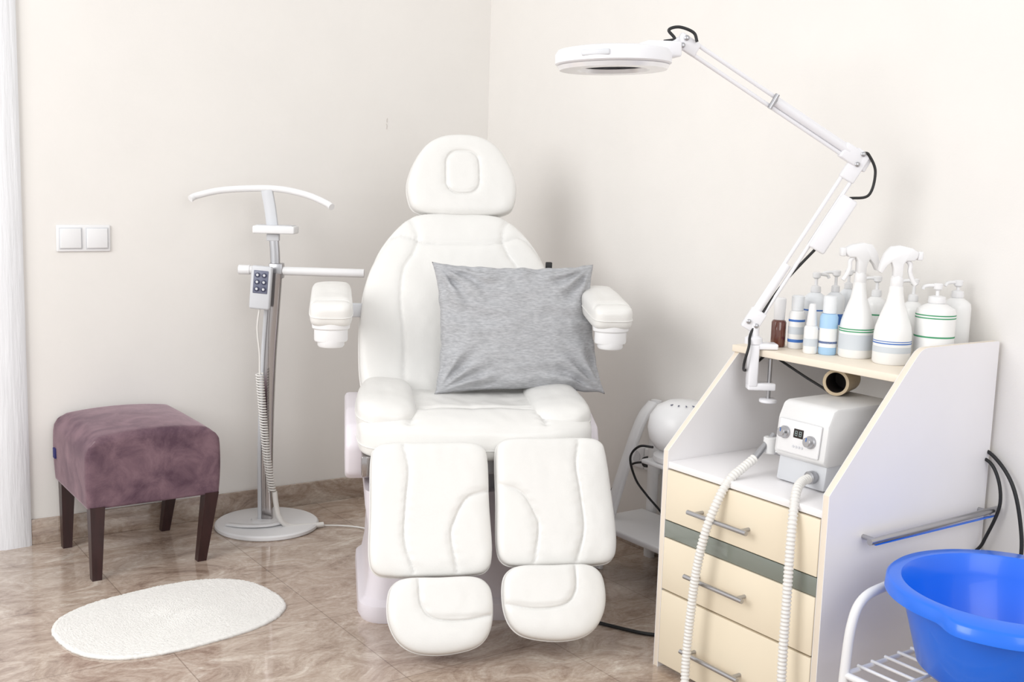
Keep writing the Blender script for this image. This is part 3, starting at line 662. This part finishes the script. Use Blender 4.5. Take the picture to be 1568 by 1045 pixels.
# ------------------------------------------------------------------ trolley + steamer behind
tr=empty('side_trolley',(0,0,0))
for k,yy in enumerate((-1.17,-1.66)):
    sweep('leg_front_%d'%(k+1),catmull([(-.27,yy,.0),(-.23,yy,.16),(-.16,yy,.36),(-.10,yy,.50),(-.05,yy,.555)],8),0,M_plastic,tr,sq=(.011,.022))
    sweep('leg_back_%d'%(k+1),[(-.035,yy,.0),(-.035,yy,.565)],0,M_plastic,tr,sq=(.012,.02))
box('lower_shelf',(-.30,-1.65,.15),(-.05,-1.14,.172),M_plastic,tr,.006)
box('upper_shelf',(-.25,-1.66,.405),(-.03,-1.345,.42),M_plastic,tr,.005)
sp=empty('facial_steamer',(-.160,-1.437,.4205))
lathe('pedestal',[(.085,0),(.09,.005),(.09,.02),(.07,.035),(.05,.04)],M_plastic,sp,seg=40)
lathe('dome',[(.05,.038),(.085,.045),(.105,.075),(.112,.11),(.106,.15),(.085,.18),(.052,.197),(.0001,.203)],M_plastic,sp,seg=48,auto=60)
for k in range(5):
    a=math.radians(190+k*22)
    box('vent_%d'%(k+1),(-.006,-.0015,0),(.006,.0015,.003),M_grey,sp,0,M=Matrix.Translation((.062*math.cos(a),.062*math.sin(a),.1925))@Matrix.Rotation(a,4,'Z'))
so=empty('wall_socket',(-.0005,-1.05,.335))
for k in range(2):
    box('plate_%d'%(k+1),(-.010,-.04-.082*k,-.04),(0,.04-.082*k,.04),M_plastic,so,.004,3)
    lathe('well_%d'%(k+1),[(.022,0),(.022,.001)],M_greyl,so,M=Matrix.Translation((-.0112,-.082*k,0))@Matrix.Rotation(math.pi/2,4,'Y'),seg=24)
lathe('plug',[(.018,-.03),(.02,-.02),(.02,0)],M_black,so,M=Matrix.Translation((-.012,-.082,0))@Matrix.Rotation(math.pi/2,4,'Y'),seg=20)
tube('plug_cord',[(-.035,-.082,0),(-.07,-.05,-.01),(-.075,.01,-.06),(-.06,.06,-.12),(-.05,.12,-.2),(-.05,.2,-.32)],.004,M_black,so,seg=8)
tube('steamer_cord',[(-.235,-.335,.13),(-.255,-.29,.125),(-.26,-.255,.08),(-.22,-.24,.0),(-.17,-.24,-.06),(-.13,-.26,-.11),(-.12,-.32,-.155),(-.12,-.38,-.158)],.004,M_black,so,seg=8)
fc=empty('floor_cable',(0,0,0))
tube('cord',[(-.62,-1.40,.006),(-.60,-1.52,.006),(-.56,-1.62,.006),(-.51,-1.71,.006),(-.44,-1.76,.006),(-.36,-1.80,.006),(-.25,-1.82,.006)],.0055,M_black,fc,seg=8)
wc=empty('wall_cable',(0,0,0))
tube('cord_1',[(-.02,-2.36,.66),(-.02,-2.43,.645),(-.03,-2.50,.58),(-.03,-2.535,.46),(-.04,-2.55,.33),(-.05,-2.6,.12),(-.06,-2.7,.008)],.005,M_black,wc,seg=8)
tube('cord_2',[(-.02,-2.36,.64),(-.03,-2.44,.62),(-.03,-2.47,.53),(-.04,-2.44,.42),(-.05,-2.42,.36),(-.045,-2.46,.2),(-.04,-2.5,.008)],.0045,M_black,wc,seg=8)
tube('cord_3',[(-.04,-2.50,.32),(-.07,-2.53,.30),(-.08,-2.6,.31),(-.07,-2.64,.29),(-.07,-2.68,.1),(-.07,-2.72,.008)],.0045,M_black,wc,seg=8)
# ------------------------------------------------------------------ lights, world
w=bpy.data.worlds.new('world');bpy.context.scene.world=w;w.use_nodes=True
bg=w.node_tree.nodes['Background'];bg.inputs[0].default_value=(1,.998,.995,1);bg.inputs[1].default_value=.93
def area(name,loc,target,size,energy,col=(1,1,1)):
    l=bpy.data.lights.new(name,'AREA');l.energy=energy;l.size=size;l.color=col
    o=bpy.data.objects.new(name,l);bpy.context.collection.objects.link(o);o.location=loc
    o.rotation_euler=(Vector(target)-Vector(loc)).to_track_quat('-Z','Y').to_euler();return o
area('window_light',S(-2.6,.8,2.2),S(-.1,3.6,.6),2.0,76,(1,.997,.993))
area('added_fill_light',S(1.4,-.6,2.2),S(.4,3.4,.7),2.0,30,(.99,.99,1))  # unseen fill added to brighten the cabinet side; no window stands here
# ------------------------------------------------------------------ camera
f,pi_,ro=1721.,.1404,.0306
c,s=math.cos(pi_),math.sin(pi_)
fw=Vector((0,c,-s));up0=Vector((0,s,c));rt0=Vector((1,0,0))
rt=rt0*math.cos(ro)+up0*math.sin(ro);up=-rt0*math.sin(ro)+up0*math.cos(ro)
RZ=Matrix.Rotation(-AZ,3,'Z')
rt,up,fw=RZ@rt,RZ@up,RZ@fw
cd=bpy.data.cameras.new('camera');cam=bpy.data.objects.new('camera',cd);bpy.context.collection.objects.link(cam)
p=S(0,0,1.3)
cam.matrix_world=Matrix(((rt.x,up.x,-fw.x,p.x),(rt.y,up.y,-fw.y,p.y),(rt.z,up.z,-fw.z,p.z),(0,0,0,1)))
cd.sensor_width=36;cd.lens=36*f/1568
bpy.context.scene.camera=cam
bpy.context.scene.view_settings.view_transform='Standard'
